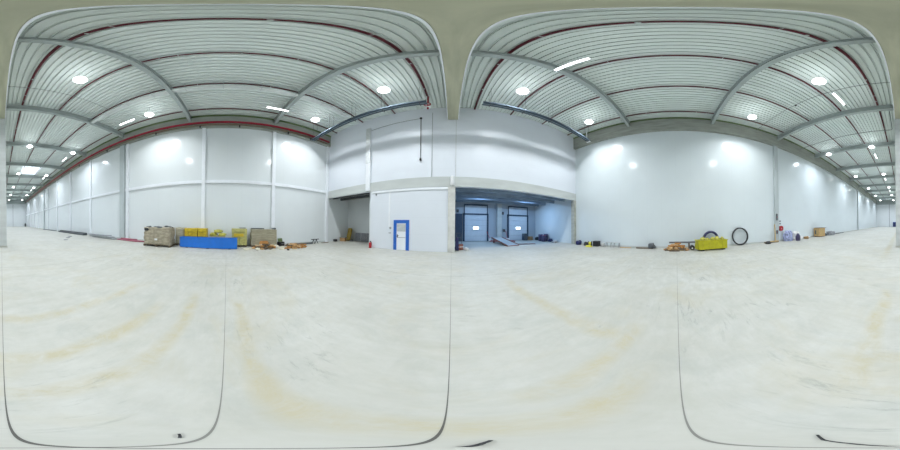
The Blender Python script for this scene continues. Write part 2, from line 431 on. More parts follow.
# skylights
def skylight(n, x0, x1, y0, y1, label):
    t = thing('window_%d' % n, label, 'skylight', ((x0 + x1) / 2, (y0 + y1) / 2, ZD - .16), kind='structure')
    w, d = (x1 - x0) / 2, (y1 - y0) / 2
    MB().mm(-w, w, -d, d, .05, .10).build('pane', M['sky_glow'], t)
    b = MB()
    nx, ny = 4, 6
    for i in range(nx + 1): b.mm(-w + 2 * w * i / nx - .06, -w + 2 * w * i / nx + .06, -d, d, 0, .16)
    for j in range(ny + 1): b.mm(-w, w, -d + 2 * d * j / ny - .06, -d + 2 * d * j / ny + .06, 0, .155)
    b.build('frame', M['white'], t)
skylight(1, -7.4, -3.9, -29.9, -24.4, 'bright gridded skylight in the roof far down the left half')
skylight(2, 4.4, 7.6, -62.6, -59.0, 'bright gridded skylight in the roof at far end of right half')

# ------------------------------------------------------------------ lamps
SIDE = {-9.4: 'beside the left wall', -3.5: 'left of the middle beam', 3.5: 'right of the middle beam', 9.4: 'beside the right wall'}
LAMP_W = 285
def make_highbay():
    t = thing('high_bay_lamp', 'x', 'lamp', group='round high bay lamps under the roof deck')
    MB().lathe([(.10, .14), (.18, .12), (.24, .06), (.31, .0), (.32, -.05), (.30, -.05)], seg=24).build('reflector', M['lamp_shade'], t, smooth=True)
    MB().lathe([(.10, .142), (.12, .15), (.12, .24), (.05, .26)], seg=20).build('driver_housing', M['lamp_body'], t, smooth=True)
    MB().lathe([(.298, -.045), (.285, -.075), (.22, -.10), (.02, -.112)], seg=24).build('diffuser', M['lamp_glow'], t, smooth=True)
    MB().tube([(0, 0, .24), (0, 0, 1.029)], .012, 8).build('suspension_rod', M['galv'], t)
    ld = bpy.data.lights.new('high_bay_light', 'AREA'); ld.shape = 'DISK'; ld.size = .5; ld.energy = LAMP_W; ld.spread = math.radians(142); ld.color = (.93, .97, 1.0)
    lo = bpy.data.objects.new('high_bay_light', ld); C.objects.link(lo); lo.parent = t; lo.location = (0, 0, -.125)
    return t
def ld_of(o): return next(c for c in o.children if c.type == 'LIGHT')
hb = make_highbay(); first = True
lamp_rows = (6.5, -5.7, -17.2, -28.9, -40.6, -52.3, -64.0)
for i, yy in enumerate(lamp_rows):
    for xx in (-9.4, -3.5, 3.5, 9.4):
        o = hb if first else dup(hb); first = False
        o.location = (xx * .947, yy * .947, 11.57)
        if i >= 2:
            if i == 2 and xx < -9: far_light = ld_of(o).data.copy(); far_light.color = (.84, .91, 1.0)
            ld_of(o).data = far_light
        o['label'] = f'round lit ceiling lamp, {ORD[i]} row from front wall, {SIDE[xx]}'
def make_tube():
    t = thing('tube_lamp', 'x', 'lamp', group='linear tube lamps under the roof deck')
    MB().mm(-.09, .09, -.78, .78, .02, .09, .01).build('housing', M['lamp_body'], t)
    MB().mm(-.06, .06, -.75, .75, -.03, .02, .012).build('diffuser', M['tube_glow'], t)
    for s in (-.33, .33): MB().tube([(0, s, .09), (0, s, .938)], .008, 6).build('suspension_rod', M['galv'], t)
    return t
tb = make_tube(); first = True
for xx, rows in ((3.55, (3.2, -7.5, -19.2, -31, -42.7)), (-9.4, (3.35, -7.4, -18.9, -29.3, -42))):
    for i, yy in enumerate(rows):
        o = tb if first else dup(tb); first = False
        o.location = (xx * .955, yy - .15, 11.66)
        o['label'] = f'lit tube lamp, {ORD[i]} from front wall in row {"beside left wall" if xx < 0 else "right of middle beam"}'

# ------------------------------------------------------------------ sprinkler pipes, trays, conduits
PN = {0: 'closest to the middle beam', 1: 'second from the middle beam', 2: 'third from the middle beam', 3: 'nearest the side wall'}
for side in (-1, 1):
    for i, xa in enumerate((1.52, 4.25, 7.2, 10.35)):
        x = side * xa; z = 12.46
        t = thing('sprinkler_pipe', f'dark red sprinkler pipe under the {"left" if side < 0 else "right"} roof half, {PN[i]}', 'pipe', (x, 0, z), group='red sprinkler pipes under the deck')
        MB().tube([(0, YB + .4, 0), (0, YF - (1.75 if i == 0 and side < 0 else .06), 0)], .066 if i == 0 else .055, 12).build('pipe', M['red_pipe'], t, smooth=True)
        for yy in [7.2 - 3.45 * q for q in range(12)]:
            if min(abs(yy - s) for s in ys) < .5: yy += .9
            MB().tube([(0, yy, -.05), (0, yy, -.16)], .014, 6).lathe([(.045, 0), (.045, .012)], (0, yy, -.17), 8).build('sprinkler_head', M['galv'], t)
        for yy in (2.1, -1.6, -8.5, -15, -22):
            MB().torus((0, yy, 0), .08, .014, None, 16, 6).mm(-.012, .012, yy - .02, yy + .02, .08, .125).build('clamp', M['white_p'], t)
# red main on left wall
t = thing('main_pipe', 'thick bright red sprinkler main running along top of the left wall', 'pipe', (XL + .5, 0, 11.33))
MB().tube([(0, YB + .3, 0), (0, 9.5, 0)], .11, 14).build('pipe', M['red_main'], t, smooth=True)
for yy in [8.6 - 3.4 * q for q in range(16)]:
    MB().torus((0, yy, 0), .125, .02, None, 18, 6).mm(-.172, -.11, yy - .03, yy + .03, -.05, .05).build('clamp', M['red_main'], t)
t = thing('drain_pipe', 'thin brown pipe under the red main along the left wall', 'pipe', (XL + .42, 0, 11.05))
MB().tube([(0, YB + .3, 0), (0, 9.4, 0)], .05, 10).build('pipe', M['brown_pipe'], t, smooth=True)
for yy in (7.3, 5.0, .9, -2.2, -6.1, -12.4, -18.6, -25):
    MB().mm(-.092, .04, yy - .04, yy + .04, -.06, -.04).mm(-.05, .05, yy - .05, yy + .05, -.30, -.05).build('bracket', M['dark'], t)
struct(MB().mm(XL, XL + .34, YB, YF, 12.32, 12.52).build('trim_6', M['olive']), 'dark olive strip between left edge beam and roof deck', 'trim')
# pale cable tray
t = thing('cable_tray', 'pale grey cable tray hung under the roof over the left half', 'cable tray', (-7.15, 0, 11.85))
MB().mm(-.17, .17, -9.9, 7.7, 0, .015).mm(-.17, -.155, -9.9, 7.7, .015, .085).mm(.155, .17, -9.9, 7.7, .015, .085).build('tray', M['tray_light'], t)
b = MB()
for yy in [7.3 - 1.9 * q for q in range(10)]:
    b = MB(); b.tube([(-.19, yy, -.02), (-.19, yy, .74)], .009, 6); b.tube([(.19, yy, -.02), (.19, yy, .74)], .009, 6); b.mm(-.2, .2, yy - .02, yy + .02, -.035, -.005)
    b.build('hanger', M['galv'], t)
MB().tube([(-.1, -9.9, .045), (-.1, 7.7, .045)], .028, 8).tube([(.05, -9.9, .04), (.05, 7.7, .04)], .022, 8).build('cable', M['dark_grey'], t)
# dark trays close to the front wall
for x0, x1, l in ((-10.97, -1.38, 'dark blue grey cable tray along the front wall, left length over the blue door'),
                  (1.57, 10.60, 'dark blue grey cable tray along the front wall, right length over the loading bay')):
    t = thing('cable_tray', l, 'cable tray', ((x0 + x1) / 2, 7.35, 10.54), group='dark cable trays near the front wall')
    w = (x1 - x0) / 2
    MB().prism([(-.18, 0), (.18, 0), (.18, .12), (.155, .12), (.155, .025), (-.155, .025), (-.155, .12), (-.18, .12)], 'x', -w, w).build('tray', M['tray_dark'], t)
    MB().mm(-w, w, -.03, .03, -.03, .0).build('rail', M['tray_line'], t)
    if x0 > 0: MB().mm(w - .16, w - .02, -.19, .19, -.12, -.065).mm(w - .16, w - .02, .19, .205, -.12, 1.75).build('support_arm', M['white_p'], t)
    for q in range(5):
        xx = -w + (.38 if x0 < 0 else .4) + q * (2 * w - .76) / 4
        MB().tube([(xx, -.21, -.05), (xx, -.21, 2.05)], .008, 6).tube([(xx, .21, -.05), (xx, .21, 2.05)], .008, 6).mm(xx - .02, xx + .02, -.23, .23, -.065, -.03).build('hanger', M['dark_grey'], t)
# valve at the end of left tray
t = thing('sprinkler_valve', 'red and white sprinkler valve at the end of dark tray by the front wall', 'valve', (-1.48, 8.22, 10.85))
MB().tube([(0, 0, 1.61), (0, 0, -.1)], .06, 12).build('riser', M['red_main'], t, smooth=True)
for z in (.12, .42): MB().lathe([(.17, -.05), (.17, .05)], (0, 0, z), 16).build('flange', M['white_p'], t)
MB().torus((.0, -.2, .27), .19, .028, None, 20, 6).tube([(0, -.2, .27), (0, 0, .27)], .03, 8).mm(-.19, .19, -.21, -.19, .25, .29).build('handwheel', M['red'], t)
MB().tube([(-.02, 0, 1.25), (-.16, .0, 1.2), (-.16, 0, .8)], .02, 8).build('drain_tube', M['olive'], t)
def conduit(name, label, pts, r=.03, m='conduit', cat='conduit', group=None):
    o = MB().tube(pts, r, 8).build(name, M[m], None, smooth=True); return tag(o, label, cat, group)
conduit('conduit', 'thin grey conduit across the roof left of the middle beam towards the pale tray', [(-.36, -7.2, 11.9), (-6.9, -7.4, 11.9)], .02)
conduit('conduit', 'thin grey conduit across the roof from the middle beam to the right wall, nearer one', [(.38, -6.9, 12.12), (11.25, -7.2, 12.12)], .022)
conduit('conduit', 'grey conduit with an elbow across the roof on right half beyond the first column', [(.75, -10.2, 11.85), (.75, -13.1, 11.85), (.85, -13.25, 11.85), (11.25, -13.4, 11.85)], .035)
t = thing('junction_box', 'small dark box hung on the nearer roof conduit over right half', 'box', (6.2, -7.06, 12.04))
MB().box((0, 0, 0), (.14, .1, .1), None, .01).build('body', M['dark'], t); MB().mm(-.05, .05, -.06, -.05, -.03, .03).build('cover', M['dark_grey'], t)
# on the front wall
t = thing('wall_duct', 'white and grey vertical duct on the front wall above the alcove edge', 'duct', (-6.52, YF, 0))
MB().mm(-.2, .2, -.16, 0, 4.7, 11.2, .01).build('casing', M['white'], t)
for a, b_ in ((9.4, 11.2), (7.2, 8.4)): MB().mm(-.22, .22, -.18, -.16, a, b_).build('cover', M['galv'], t)
t = thing('drop_conduit', 'grey conduit running along the front wall and dropping to a small black sensor', 'conduit', (0, YF - .05, 0))
MB().tube([(-6.3, 0, 10.9), (-4.2, 0, 11.08), (-2.26, 0, 11.22)], .02, 8).build('pipe', M['conduit'], t)
MB().tube([(-2.24, 0, 11.22), (-2.22, 0, 6.9)], .03, 8).build('drop', M['dark_grey'], t)
MB().box((-2.24, -.02, 11.25), (.16, .12, .14), None, .01).build('junction_box', M['dark'], t)
MB().lathe([(.07, 0), (.08, .1), (.05, .22)], (-2.22, -.03, 6.75), 14).build('sensor', M['dark'], t)
conduit('cable', 'thin vertical cable on front wall below the red valve', [(-1.42, YF - .02, 11.9), (-1.41, YF - .02, 5.37)], .013, 'conduit', 'cable')
t = thing('emergency_light', 'small white emergency light on the concrete band above the pillar', 'lamp', (.03, YF - .04, 5.02))
MB().lathe([(.10, -.36), (.12, -.30), (.12, .32), (.11, .35)], (0, -.06, 0), 16).build('housing', M['white_p'], t, smooth=True)
MB().mm(-.14, .14, -.02, 0, -.3, .3).build('back_plate', M['white'], t)
t = thing('switch_box', 'small grey switch box on the wall left of the blue door', 'switch', (-4.48, YF, 1.62))
MB().mm(-.07, .07, -.05, 0, -.08, .08, .008).build('box', M['mid_grey'], t); MB().mm(-.02, .02, -.06, -.05, -.03, .03).build('button', M['white_p'], t)
tag(MB().mm(-4.62, -4.42, YF - .02, YF, 1.22, 1.27).build('sign_plate', M['mid_grey']), 'thin grey plate below the switch box beside the blue door', 'sign')
t = thing('motion_sensor', 'small grey sensor on the wall near the top of alcove edge', 'sensor', (-5.75, YF, 4.28))
MB().lathe([(.07, 0), (.07, .05), (.03, .09)], (0, 0, 0), 14, Rot(x=PI / 2)).build('body', M['mid_grey'], t); MB().mm(-.05, .05, -.02, 0, .06, .14).build('bracket', M['galv'], t)
tag(MB().mm(-4.64, -4.50, YF - .03, YF, 1.7, 4.38).build('cable_duct', M['white']), 'white vertical cable duct on the wall left of the blue door', 'duct')

# ------------------------------------------------------------------ doors
t = thing('door_1', 'white personnel door with thick blue frame in the low front wall', 'door', (-3.6, YF, 0), kind='structure')
MB().mm(-.60, -.36, -.07, 0, 0, 2.22, .01).build('jamb', M['door_blue'], t)
MB().mm(.36, .60, -.07, 0, 0, 2.22, .01).build('jamb', M['door_blue'], t)
MB().mm(-.36, .36, -.07, 0, 1.98, 2.22, .01).build('head', M['door_blue'], t)
lf = MB().mm(-.36, .36, -.04, 0, .01, 1.98, .006).build('leaf', M['white'], t)
MB().mm(-.34, .34, -.045, -.04, 1.38, 1.9).build('vision_panel', M['galv'], lf)
MB().mm(-.34, .34, -.048, -.04, .92, .95).build('rail', M['mid_grey'], lf)
MB().mm(-.33, -.25, -.05, -.04, .95, 1.15).tube([(-.29, -.05, 1.07), (-.29, -.09, 1.07), (-.16, -.09, 1.07)], .012, 8).build('handle', M['dark_grey'], lf)
def dock_door(n, x0, x1, label):
    cx = (x0 + x1) / 2; w = (x1 - x0) / 2
    t = thing('door_%d' % n, label, 'dock door', (cx, 17.6, 0), kind='structure')
    zs = [0, .66, 1.32, 1.98, 2.64, 3.28]
    for a, b_ in zip(zs, zs[1:]):
        sec = MB().mm(-w, w, -.06, 0, a + .012, b_ - .012, .012).build('door_section', M['dock_door'], t)
        if abs(a - 1.32) < .01:
            MB().mm(-.38, .38, -.075, -.06, a + .14, b_ - .14, .01).build('window_frame', M['white_p'], sec)
            MB().mm(-.33, -.02, -.085, -.075, a + .18, b_ - .18).build('pane', M['door_glow'], sec)
            MB().mm(.02, .33, -.085, -.075, a + .18, b_ - .18).build('pane', M['door_glow'], sec)
    MB().mm(-w, w, -.05, 0, 3.46, 4.45, .01).build('header_panel', M['dock_door'], t)
    for a, b_ in ((-w - .22, -w), (w, w + .18)): MB().mm(a, b_, -.16, 0, 0, 3.46).build('jamb', M['dock_frame'], t)
    MB().mm(-w - .22, w + .18, -.16, 0, 3.28, 3.46).build('lintel', M['dock_frame'], t)
    for a, b_ in ((-w - .1, -w), (w, w + .1)): MB().mm(a, b_, -.12, 0, 3.46, 4.62).build('track', M['dock_frame'], t)
    MB().mm(-w, w, -.12, 0, 4.45, 4.62).build('spring_shaft', M['dock_frame'], t)
    MB().mm(-w, w, -.2, -.07, 0, .03).build('threshold', M['dock_frame'], t)
dock_door(2, 1.62, 4.42, 'left sectional dock door with two small lit panes')
dock_door(3, 7.42, 10.2, 'right sectional dock door with two small lit panes')
struct(MB().mm(.3, 1.3, 17.5, 17.6, 0, 3.4).build('trim_5', M['dock_frame']), 'dark blue panel strip left of the left dock door', 'trim')
for (x, z, l) in ((6.55, 3.6, 'upper small dark control box between the dock doors'), (6.75, 1.35, 'lower small dark control box between the dock doors'), (.75, 3.75, 'small dark control box left of the left dock door')):
    t = thing('control_box', l, 'control box', (x, 17.6 if z != 3.75 else 17.6, z), group='dock door control boxes')
    MB().mm(-.14, .14, -.14, 0, -.18, .18, .01).build('body', M['dark_grey'], t); MB().lathe([(.03, 0), (.03, .03)], (0, -.14, 0), 10, Rot(x=PI / 2)).build('button', M['red'], t)
# made-up fill lamps: bluish tubes added under the ceiling to light the bay
dl = None
for i, (x, y) in enumerate(((3.0, 14.2), (8.6, 14.2))):
    t = thing('dock_fill_lamp', f'added bluish fill lamp in the loading bay before the {["left", "right"][i]} door', 'lamp', (x, y, 4.98), group='added fill lamps in the loading bay')
    MB().mm(-.7, .7, -.09, .09, .04, .12, .01).build('housing', M['lamp_body'], t)
    MB().mm(-.66, .66, -.06, .06, .0, .04, .008).build('diffuser', emit('bluish fill glow', (.55, .75, 1), 3), t)
    ld = bpy.data.lights.new('dock_fill_light', 'AREA'); ld.shape = 'RECTANGLE'; ld.size = 1.3; ld.size_y = .12; ld.energy = 170; ld.color = (.38, .63, 1.0)
    lo = bpy.data.objects.new('dock_fill_light', ld); C.objects.link(lo); lo.parent = t; lo.location = (0, 0, -.03)

# ------------------------------------------------------------------ pallets and loads on the left
def pallet_mb(w, d):
    """pallet standing on z=0 with its boards along x; w along x, d along y"""
    b = MB()
    for y in (-d / 2 + .07, 0, d / 2 - .07):
        for x in (-w / 2 + .07, 0, w / 2 - .07): b.box((x, y, .06), (.13, .13, .075))
        b.box((0, y, .012), (w, .11, .022)); b.box((0, y, .108), (w, .11, .02))
    n = max(5, int(d / .17))
    for i in range(n): b.box((0, -d / 2 + .05 + (d - .1) * i / (n - 1), .129), (w, .10, .02))
    return b

# 1 big film wrapped load
t = thing('wrapped_pallet', 'large brown film-wrapped pallet load left of the blue container', 'pallet load', (-9.80, -4.93, 0), .06)
pallet_mb(1.25, 2.15).build('pallet', M['wood_d'], t)
MB().wrapped(-.62, .62, -1.06, 1.06, .14, 1.40, 3, .05, 12).build('load', M['film'], t, smooth=True)
b = MB()
for q in range(9):
    b.lump((rnd.uniform(-.3, .58), -1.0 + q * .25, 1.38), (rnd.uniform(.18, .4), rnd.uniform(.25, .42), rnd.uniform(.08, .17)), q, .25, 2)
b.build('torn_film', M['dark_grey'], t)
MB().lump((.63, -.80, 1.16), (.05, .34, .20), 5, .3, 2).build('film_flap', M['dark'], t)
MB().mm(.665, .68, -.12, .10, .48, .62).build('label_sticker', M['white_p'], t)
# 2 second wrapped load behind it
t = thing('wrapped_pallet', 'lower grey brown wrapped load between large film-wrapped pallet and yellow cartons', 'pallet load', (-10.95, -3.56, 0), 0)
pallet_mb(.9, .72).build('pallet', M['wood_d'], t)
MB().wrapped(-.45, .45, -.37, .37, .14, 1.38, 8, .03, 8).build('load', M['card'], t, smooth=True)
# 3 blue container
t = thing('blue_container', 'long bright blue steel container on the floor before the yellow cartons', 'container', (-9.95, -1.27, 0), math.radians(-3))
w, d, h = .25, 2.02, .73
MB().mm(-w, w, -d, d, .03, .06).mm(-w, -w + .04, -d, d, .06, h).mm(w - .04, w, -d, d, .06, h).mm(-w + .04, w - .04, -d, -d + .04, .06, h).mm(-w + .04, w - .04, d - .04, d, .06, h).build('body', M['blue'], t, bev=.008)
MB().mm(w - .04, w + .03, -d - .02, d + .02, h, h + .03).mm(-w - .03, -w + .04, -d - .02, d + .02, h, h + .03).mm(-w, w, -d - .02, -d + .04, h, h + .03).mm(-w, w, d - .04, d + .02, h, h + .03).build('rim', M['blue'], t)
MB().mm(-w + .05, w - .05, -d + .05, d - .05, .06, .62).build('cable_cover', M['mid_grey'], t)
for s in (-1.5, 0, 1.5): MB().mm(-w, w, s - .08, s + .08, 0, .03).build('skid', M['dark'], t)
# 4 yellow cartons on pallets
def carton_load(name, label, loc, w, d, h, m, rows, cols, seed, cap=None):
    t = thing(name, label, 'pallet load', loc, 0)
    pallet_mb(w, d).build('pallet', M['wood_d'], t)
    r = random.Random(seed); b = MB(); hh = (h - .14) / rows; dd = d / cols
    for i in range(rows):
        for j in range(cols):
            b.box((r.uniform(-.01, .01), -d / 2 + dd * (j + .5), .14 + hh * (i + .5)), (w - r.uniform(0, .02), dd - .012, hh - .01), None, .012)
    b.build('carton_stack', M[m], t)
    MB().wrapped(-w / 2 - .012, w / 2 + .012, -d / 2 - .012, d / 2 + .012, h - .25, h + .004, seed, .014, 6).build('film_hood', M[m], t, smooth=True)
    if cap: MB().box(cap[0], cap[1], Rot(z=.05), .006).build('cap_board', M[cap[2]], t)
    return t
carton_load('carton_pallet', 'orange yellow carton stack behind blue container, wider one', (-10.85, -2.64, 0), .9, .98, 1.36, 'yellow', 4, 3, 1)
carton_load('carton_pallet', 'narrow orange yellow carton stack behind blue container beside white post', (-10.85, -1.78, 0), .9, .66, 1.36, 'yellow', 4, 2, 2)
# 5 sacks on a pallet
t = thing('pallet', 'timber pallet under the olive yellow sacks behind the blue container', 'pallet', (-10.9, -.62, 0)); pallet_mb(1.0, 1.2).build('boards', M['wood_d'], t)
t2 = thing('storage_box', 'grey brown box on the pallet under the olive yellow sacks', 'box', (-10.9, -.62, .14)); MB().mm(-.45, .45, -.55, .55, 0, .66, .01).build('body', M['card'], t2); MB().mm(-.46, .46, -.03, .03, .66, .665).build('tape', M['card_b'], t2)
z0 = .81
for i, (dx, dy, dz, sx, sy, l) in enumerate(((0, -.36, 0, .72, .58, 'olive yellow sack lying on the left of the box behind blue container'), (.02, .30, 0, .72, .62, 'olive yellow sack lying on the right of the box behind blue container'), (0, -.02, .24, .6, .70, 'olive yellow sack lying on top of two other sacks behind blue container'))):
    o = thing('sack', l, 'sack', (-10.9 + dx, -.62 + dy, z0 + dz), group='olive yellow sacks')
    MB().lump((0, 0, 0), (sx, sy * .88, .24), i + 11, .10, 3).build('body', M['olive_sack'], o, smooth=True)
    MB().tube([(0, sy * .44, .11), (0, sy * .52, .13)], [.05, .09], 10).build('tied_end', M['dark_grey'] if i == 0 else M['olive_sack'], o)
# 6 yellow green stack, with cap plate
t = carton_load('carton_pallet', 'tall yellow green carton stack just right of the blue container', (-11.0, .98, 0), .85, 1.12, 1.38, 'yellow_green', 5, 4, 5, ((.08, .25, 1.43), (.6, .42, .09), 'mid_grey'))
MB().mm(.43, .45, -.42, .30, .80, 1.02).build('label', M['yellow'], t)
# 7 grey cardboard stack
t = thing('cardboard_stack', 'wide grey brown cardboard stack behind the scattered timber offcuts', 'pallet load', (-11.0, 2.88, 0), -.04)
pallet_mb(.9, 1.95).build('pallet', M['wood_d'], t)
r = random.Random(4)
for i in range(9):
    MB().box((r.uniform(-.02, .02), r.uniform(-.03, .03), .14 + .134 * (i + .5)), (.88, 1.95, .128), None, .012).build('sheet_bundle', M['card'], t)
MB().box((0, -.46, 1.40), (.7, .95, .07), Rot(z=.03), .01).build('cap_board', M['dark_grey'], t)
MB().wrapped(-.46, .46, .86, 1.02, .16, 1.33, 9, .03, 6).build('edge_wrap', M['card'], t, smooth=True)
MB().lump((.1, .85, 1.33), (.5, .32, .14), 4, .25, 2).build('torn_film', M['dark_grey'], t)
# 8 black box near the stack
t = thing('tool_case', 'black open tool case beside the cardboard stack', 'case', (-10.85, 4.35, 0), .3)
MB().mm(-.2, .2, -.24, .24, 0, .34, .02).build('body', M['dark'], t); MB().box((-.1, 0, .46), (.04, .46, .30), Rot(y=-.35), .01).build('lid', M['olive'], t)
MB().tube([(.21, -.08, .2), (.25, -.08, .2), (.25, .08, .2), (.21, .08, .2)], .012, 6).build('handle', M['galv'], t)
# ---- timber heaps
def offcut(n):
    w = (.09, .12, .07, .16)[n % 4]
    return MB().box((0, 0, 0), (.46, w, .07), None, .004).build('timber_offcut', M[['wood', 'wood_b', 'wood_p', 'wood_d', 'wood_b', 'wood_d', 'wood_b', 'wood'][n]])
protos = [offcut(i) for i in range(8)]; used = set()
def apart(a, b):
    """separating axes of two flat rectangles (x, y, angle, half length, half width)"""
    for q in (a, b):
        for ang in (q[2], q[2] + PI / 2):
            ux, uy = math.cos(ang), math.sin(ang)
            ext = sum(abs(h * math.cos(p[2] - ang)) + abs(k * math.sin(p[2] - ang)) for p in (a, b) for h, k in ((p[3], p[4]),))
            if abs((a[0] - b[0]) * ux + (a[1] - b[1]) * uy) > ext: return True
    return False
def heap(cx, cy, rx, ry, layers, label, group, seed, scale=1.0):
    r = random.Random(seed); z = 0
    for li, n in enumerate(layers):
        f = 1 - .17 * li; got = []
        for tries in range(400):
            if len(got) >= n: break
            k = r.randrange(8); sl = r.uniform(.45, 1.2) * scale
            a = r.uniform(0, 2 * PI); q = math.sqrt(r.random())
            c = (cx + rx * f * q * math.cos(a), cy + ry * f * q * math.sin(a), r.uniform(0, PI), .23 * sl + .005, (.09, .12, .07, .16)[k % 4] * scale / 2 + .005)
            if any(not apart(c, g) for g in got): continue
            got.append(c); pr = protos[k]
            if k in used: o = pr.copy(); C.objects.link(o)
            else: o = pr; used.add(k)
            o.scale = (sl, scale, scale); o.location = (c[0], c[1], z + .036 * scale); o.rotation_euler = (0, 0, c[2])
            tag(o, label, 'timber', group)
        z += .0725 * scale
heap(-9.9, 2.75, .46, .75, (16, 12, 9, 6, 4, 2), 'short sawn timber offcut heaped before the grey brown cardboard stack', 'timber offcuts before the cardboard stack', 1, 1.22)
heap(-9.5, 5.1, .43, .95, (20, 14, 9, 5), 'short sawn timber offcut in the low heap right of the black tool case', 'timber offcuts right of the black case', 2, 1.15)
heap(10.4, .02, .48, .85, (18, 14, 10, 7, 4, 2), 'short sawn timber offcut in the heap left of the yellow skip', 'timber offcuts beside the yellow skip', 3, 1.28)
# pale board fragments on the floor
fp = MB().prism([(-.28, -.17), (.2, -.21), (.31, .05), (.08, .2), (-.24, .15)], 'z', 0, .025).build('board_fragment', M['plaster'])
for i, (x, y, s) in enumerate(((-9.9, 1.6, .9), (-9.35, 2.1, .6), (-9.45, 1.3, .7), (-9.6, 3.8, .7), (-9.15, 3.75, .6), (-10.5, 4.95, .5), (-8.8, 4.6, .6), (-10.3, 3.75, .8), (-10.1, 4.2, .5), (-9.2, 3.2, .5))):
    o = fp if i == 0 else fp.copy()
    if i: C.objects.link(o)
    tl = (.0, .5, .35, .0, .55, .3)[i % 6]; o.location = (x, y, .20 * s * math.sin(tl)); o.rotation_euler = (tl, 0, (i * 1.3) if not tl else 1.57 + .5 * math.sin(i)); o.scale = (s, s, 1)
    tag(o, 'pale broken board fragment lying on the floor among the timber offcuts at the left wall', 'board', 'pale board fragments on the floor')
o = MB().mm(-.06, .06, -.07, .07, 0, .1, .01).build('block', M['dark'], loc=(-8.75, 4.05, 0)); tag(o, 'single small black block lying in front of the pale board fragments', 'block')
for i in range(3):
    o = MB().box((0, 0, .05 + i * .07), (.5, .07, .06), Rot(z=.5 + i), .004).build('dark_batten', M['wood_d'], loc=(-10.35 - .02 * i, 4.75, 0)); tag(o, f'{["lowest", "middle", "topmost"][i]} dark batten crossed in front of the black case', 'batten', 'dark battens by the black case')
# dark channel and trestle
t = tag(MB().mm(-.08, .08, -.62, .62, 0, .02).mm(-.08, -.06, -.62, .62, .02, .14).mm(.06, .08, -.62, .62, .02, .14).build('steel_channel', M['dark_grey'], loc=(-10.95, 6.9, 0)), 'dark steel channel lying on the floor along the left wall before the trestle', 'channel')
t = thing('trestle', 'small black trestle with a flat top near front left corner', 'trestle', (-11.0, 7.85, 0), .1)
MB().box((0, 0, .40), (.16, .85, .06), None, .008).build('top', M['dark'], t)
for sx in (-1, 1):
    for sy in (-.22, .22): MB().tube([(0, sy * .7, .38), (sx * .2, sy, .0)], .03, 8).build('leg', M['dark'], t)
tag(MB().mm(-.05, .05, -.45, .45, 0, .05).build('batten', M['wood_d'], loc=(-10.95, 9.0, 0)), 'thin dark batten on the floor in the front left corner', 'batten')
# red pipes on the floor
for i in range(6):
    x = -10.95 + .13 * (i % 4) + (.06 if i > 3 else 0); z = .055 if i < 4 else .165
    o = MB().tube([(x, -10.1 + .25 * (i % 3), z), (x + (.14 if i < 4 else .05), -6.6 - .3 * i, z)], .055, 10).build('red_pipe', M['pink'], smooth=True)
    tag(o, 'loose pinkish red pipe lying on floor along the left wall by the grey column', 'pipe', 'loose red pipes at the left wall')
for i in range(5):
    o = MB().mm(-.34, .34, -1.9, 1.9, 0, .07).build('metal_sheet', M['galv' if i % 2 else 'mid_grey'], loc=(-10.7 + .05 * i, -12.2 - .22 * i, .0705 * i)); tag(o, f'{["lowest", "second", "third", "fourth", "topmost"][i]} grey metal sheet in the flat stack beyond the red pipes', 'metal sheet', 'grey sheets at the left wall')
for i in range(4):
    o = MB().mm(-.17, .17, -2.1, 2.1, 0, .34 - .1 * (i % 2), .03).build('profile_bundle', M['dark_grey'], loc=(-10.95 + .36 * (i % 2), -18.4 - 1.2 * (i // 2) - 3.2 * (i // 2), .0)); tag(o, f'dark profile bundle on the left wall floor beyond the grey sheets, {["near, by the wall", "near, outer", "far, by the wall", "far, outer"][i]}', 'profiles', 'dark profile bundles')
for i in range(3):
    o = MB().tube([(-11.0 + i * .2, -35.5, .06), (-11.05 + i * .2, -27, .06)], .06, 8).build('dark_pipe', M['dark_grey']); tag(o, 'distant dark pipe lying along the left wall far down the hall', 'pipe', 'distant dark pipes')
for i, (x, y) in enumerate(((-7.3, -14.6), (-6.2, -12.9), (-8.2, -15.8))):
    o = MB().lump((0, 0, 0), (.5, .34, .07), i + 3, .3, 2).build('rubble_patch', M['mid_grey'], loc=(x, y, 0)); tag(o, f'small grey rag on the open floor, {["middle", "nearest", "farthest"][i]} of the three before the metal sheets', 'rag', 'grey rags on the floor'); o.name = 'floor_rag'

# ------------------------------------------------------------------ alcove things
for i in range(3):
    o = MB().box((0, 0, .74), (.72 - .06 * i, .05, 1.50 - .16 * i), None, .006).build('leaning_board', M['ply_o'], loc=(-11.15 + .2 * i, 12.62 - .16 * i, .0)); o.rotation_euler = (-.22, 0, -.3)
    tag(o, f'ochre board leaning in the alcove, {["rearmost and tallest", "middle", "front and shortest"][i]} of three', 'board', 'ochre boards in the alcove')
for i in range(4):
    o = MB().box((0, 0, .47), (.72, .05, .94), None, .005).build('grey_board', M['mid_grey'], loc=(-9.9 + .78 * i, 12.92, .01)); o.rotation_euler = (-.12, 0, 0)
    tag(o, f'{ORD[i]} dark grey panel from the left leaning on rear wall of the alcove', 'panel', 'grey panels in the alcove')
t = thing('cardboard_box', 'open brown cardboard box on alcove floor beside the ochre boards', 'box', (-11.0, 11.7, 0), .4)
MB().mm(-.3, .3, -.24, .24, 0, .34, .008).build('body', M['card_b'], t)
for q in (-1, 1): MB().box((q * .36, 0, .38), (.2, .46, .012), Rot(y=q * .5)).build('flap', M['wood_d'], t)
o = MB().lump((0, 0, 0), (.45, .4, .24), 6, .2, 3).build('black_bag', M['dark'], loc=(-11.3, 10.75, 0), smooth=True); tag(o, 'crumpled black bag on the floor at left edge of the alcove', 'bag')
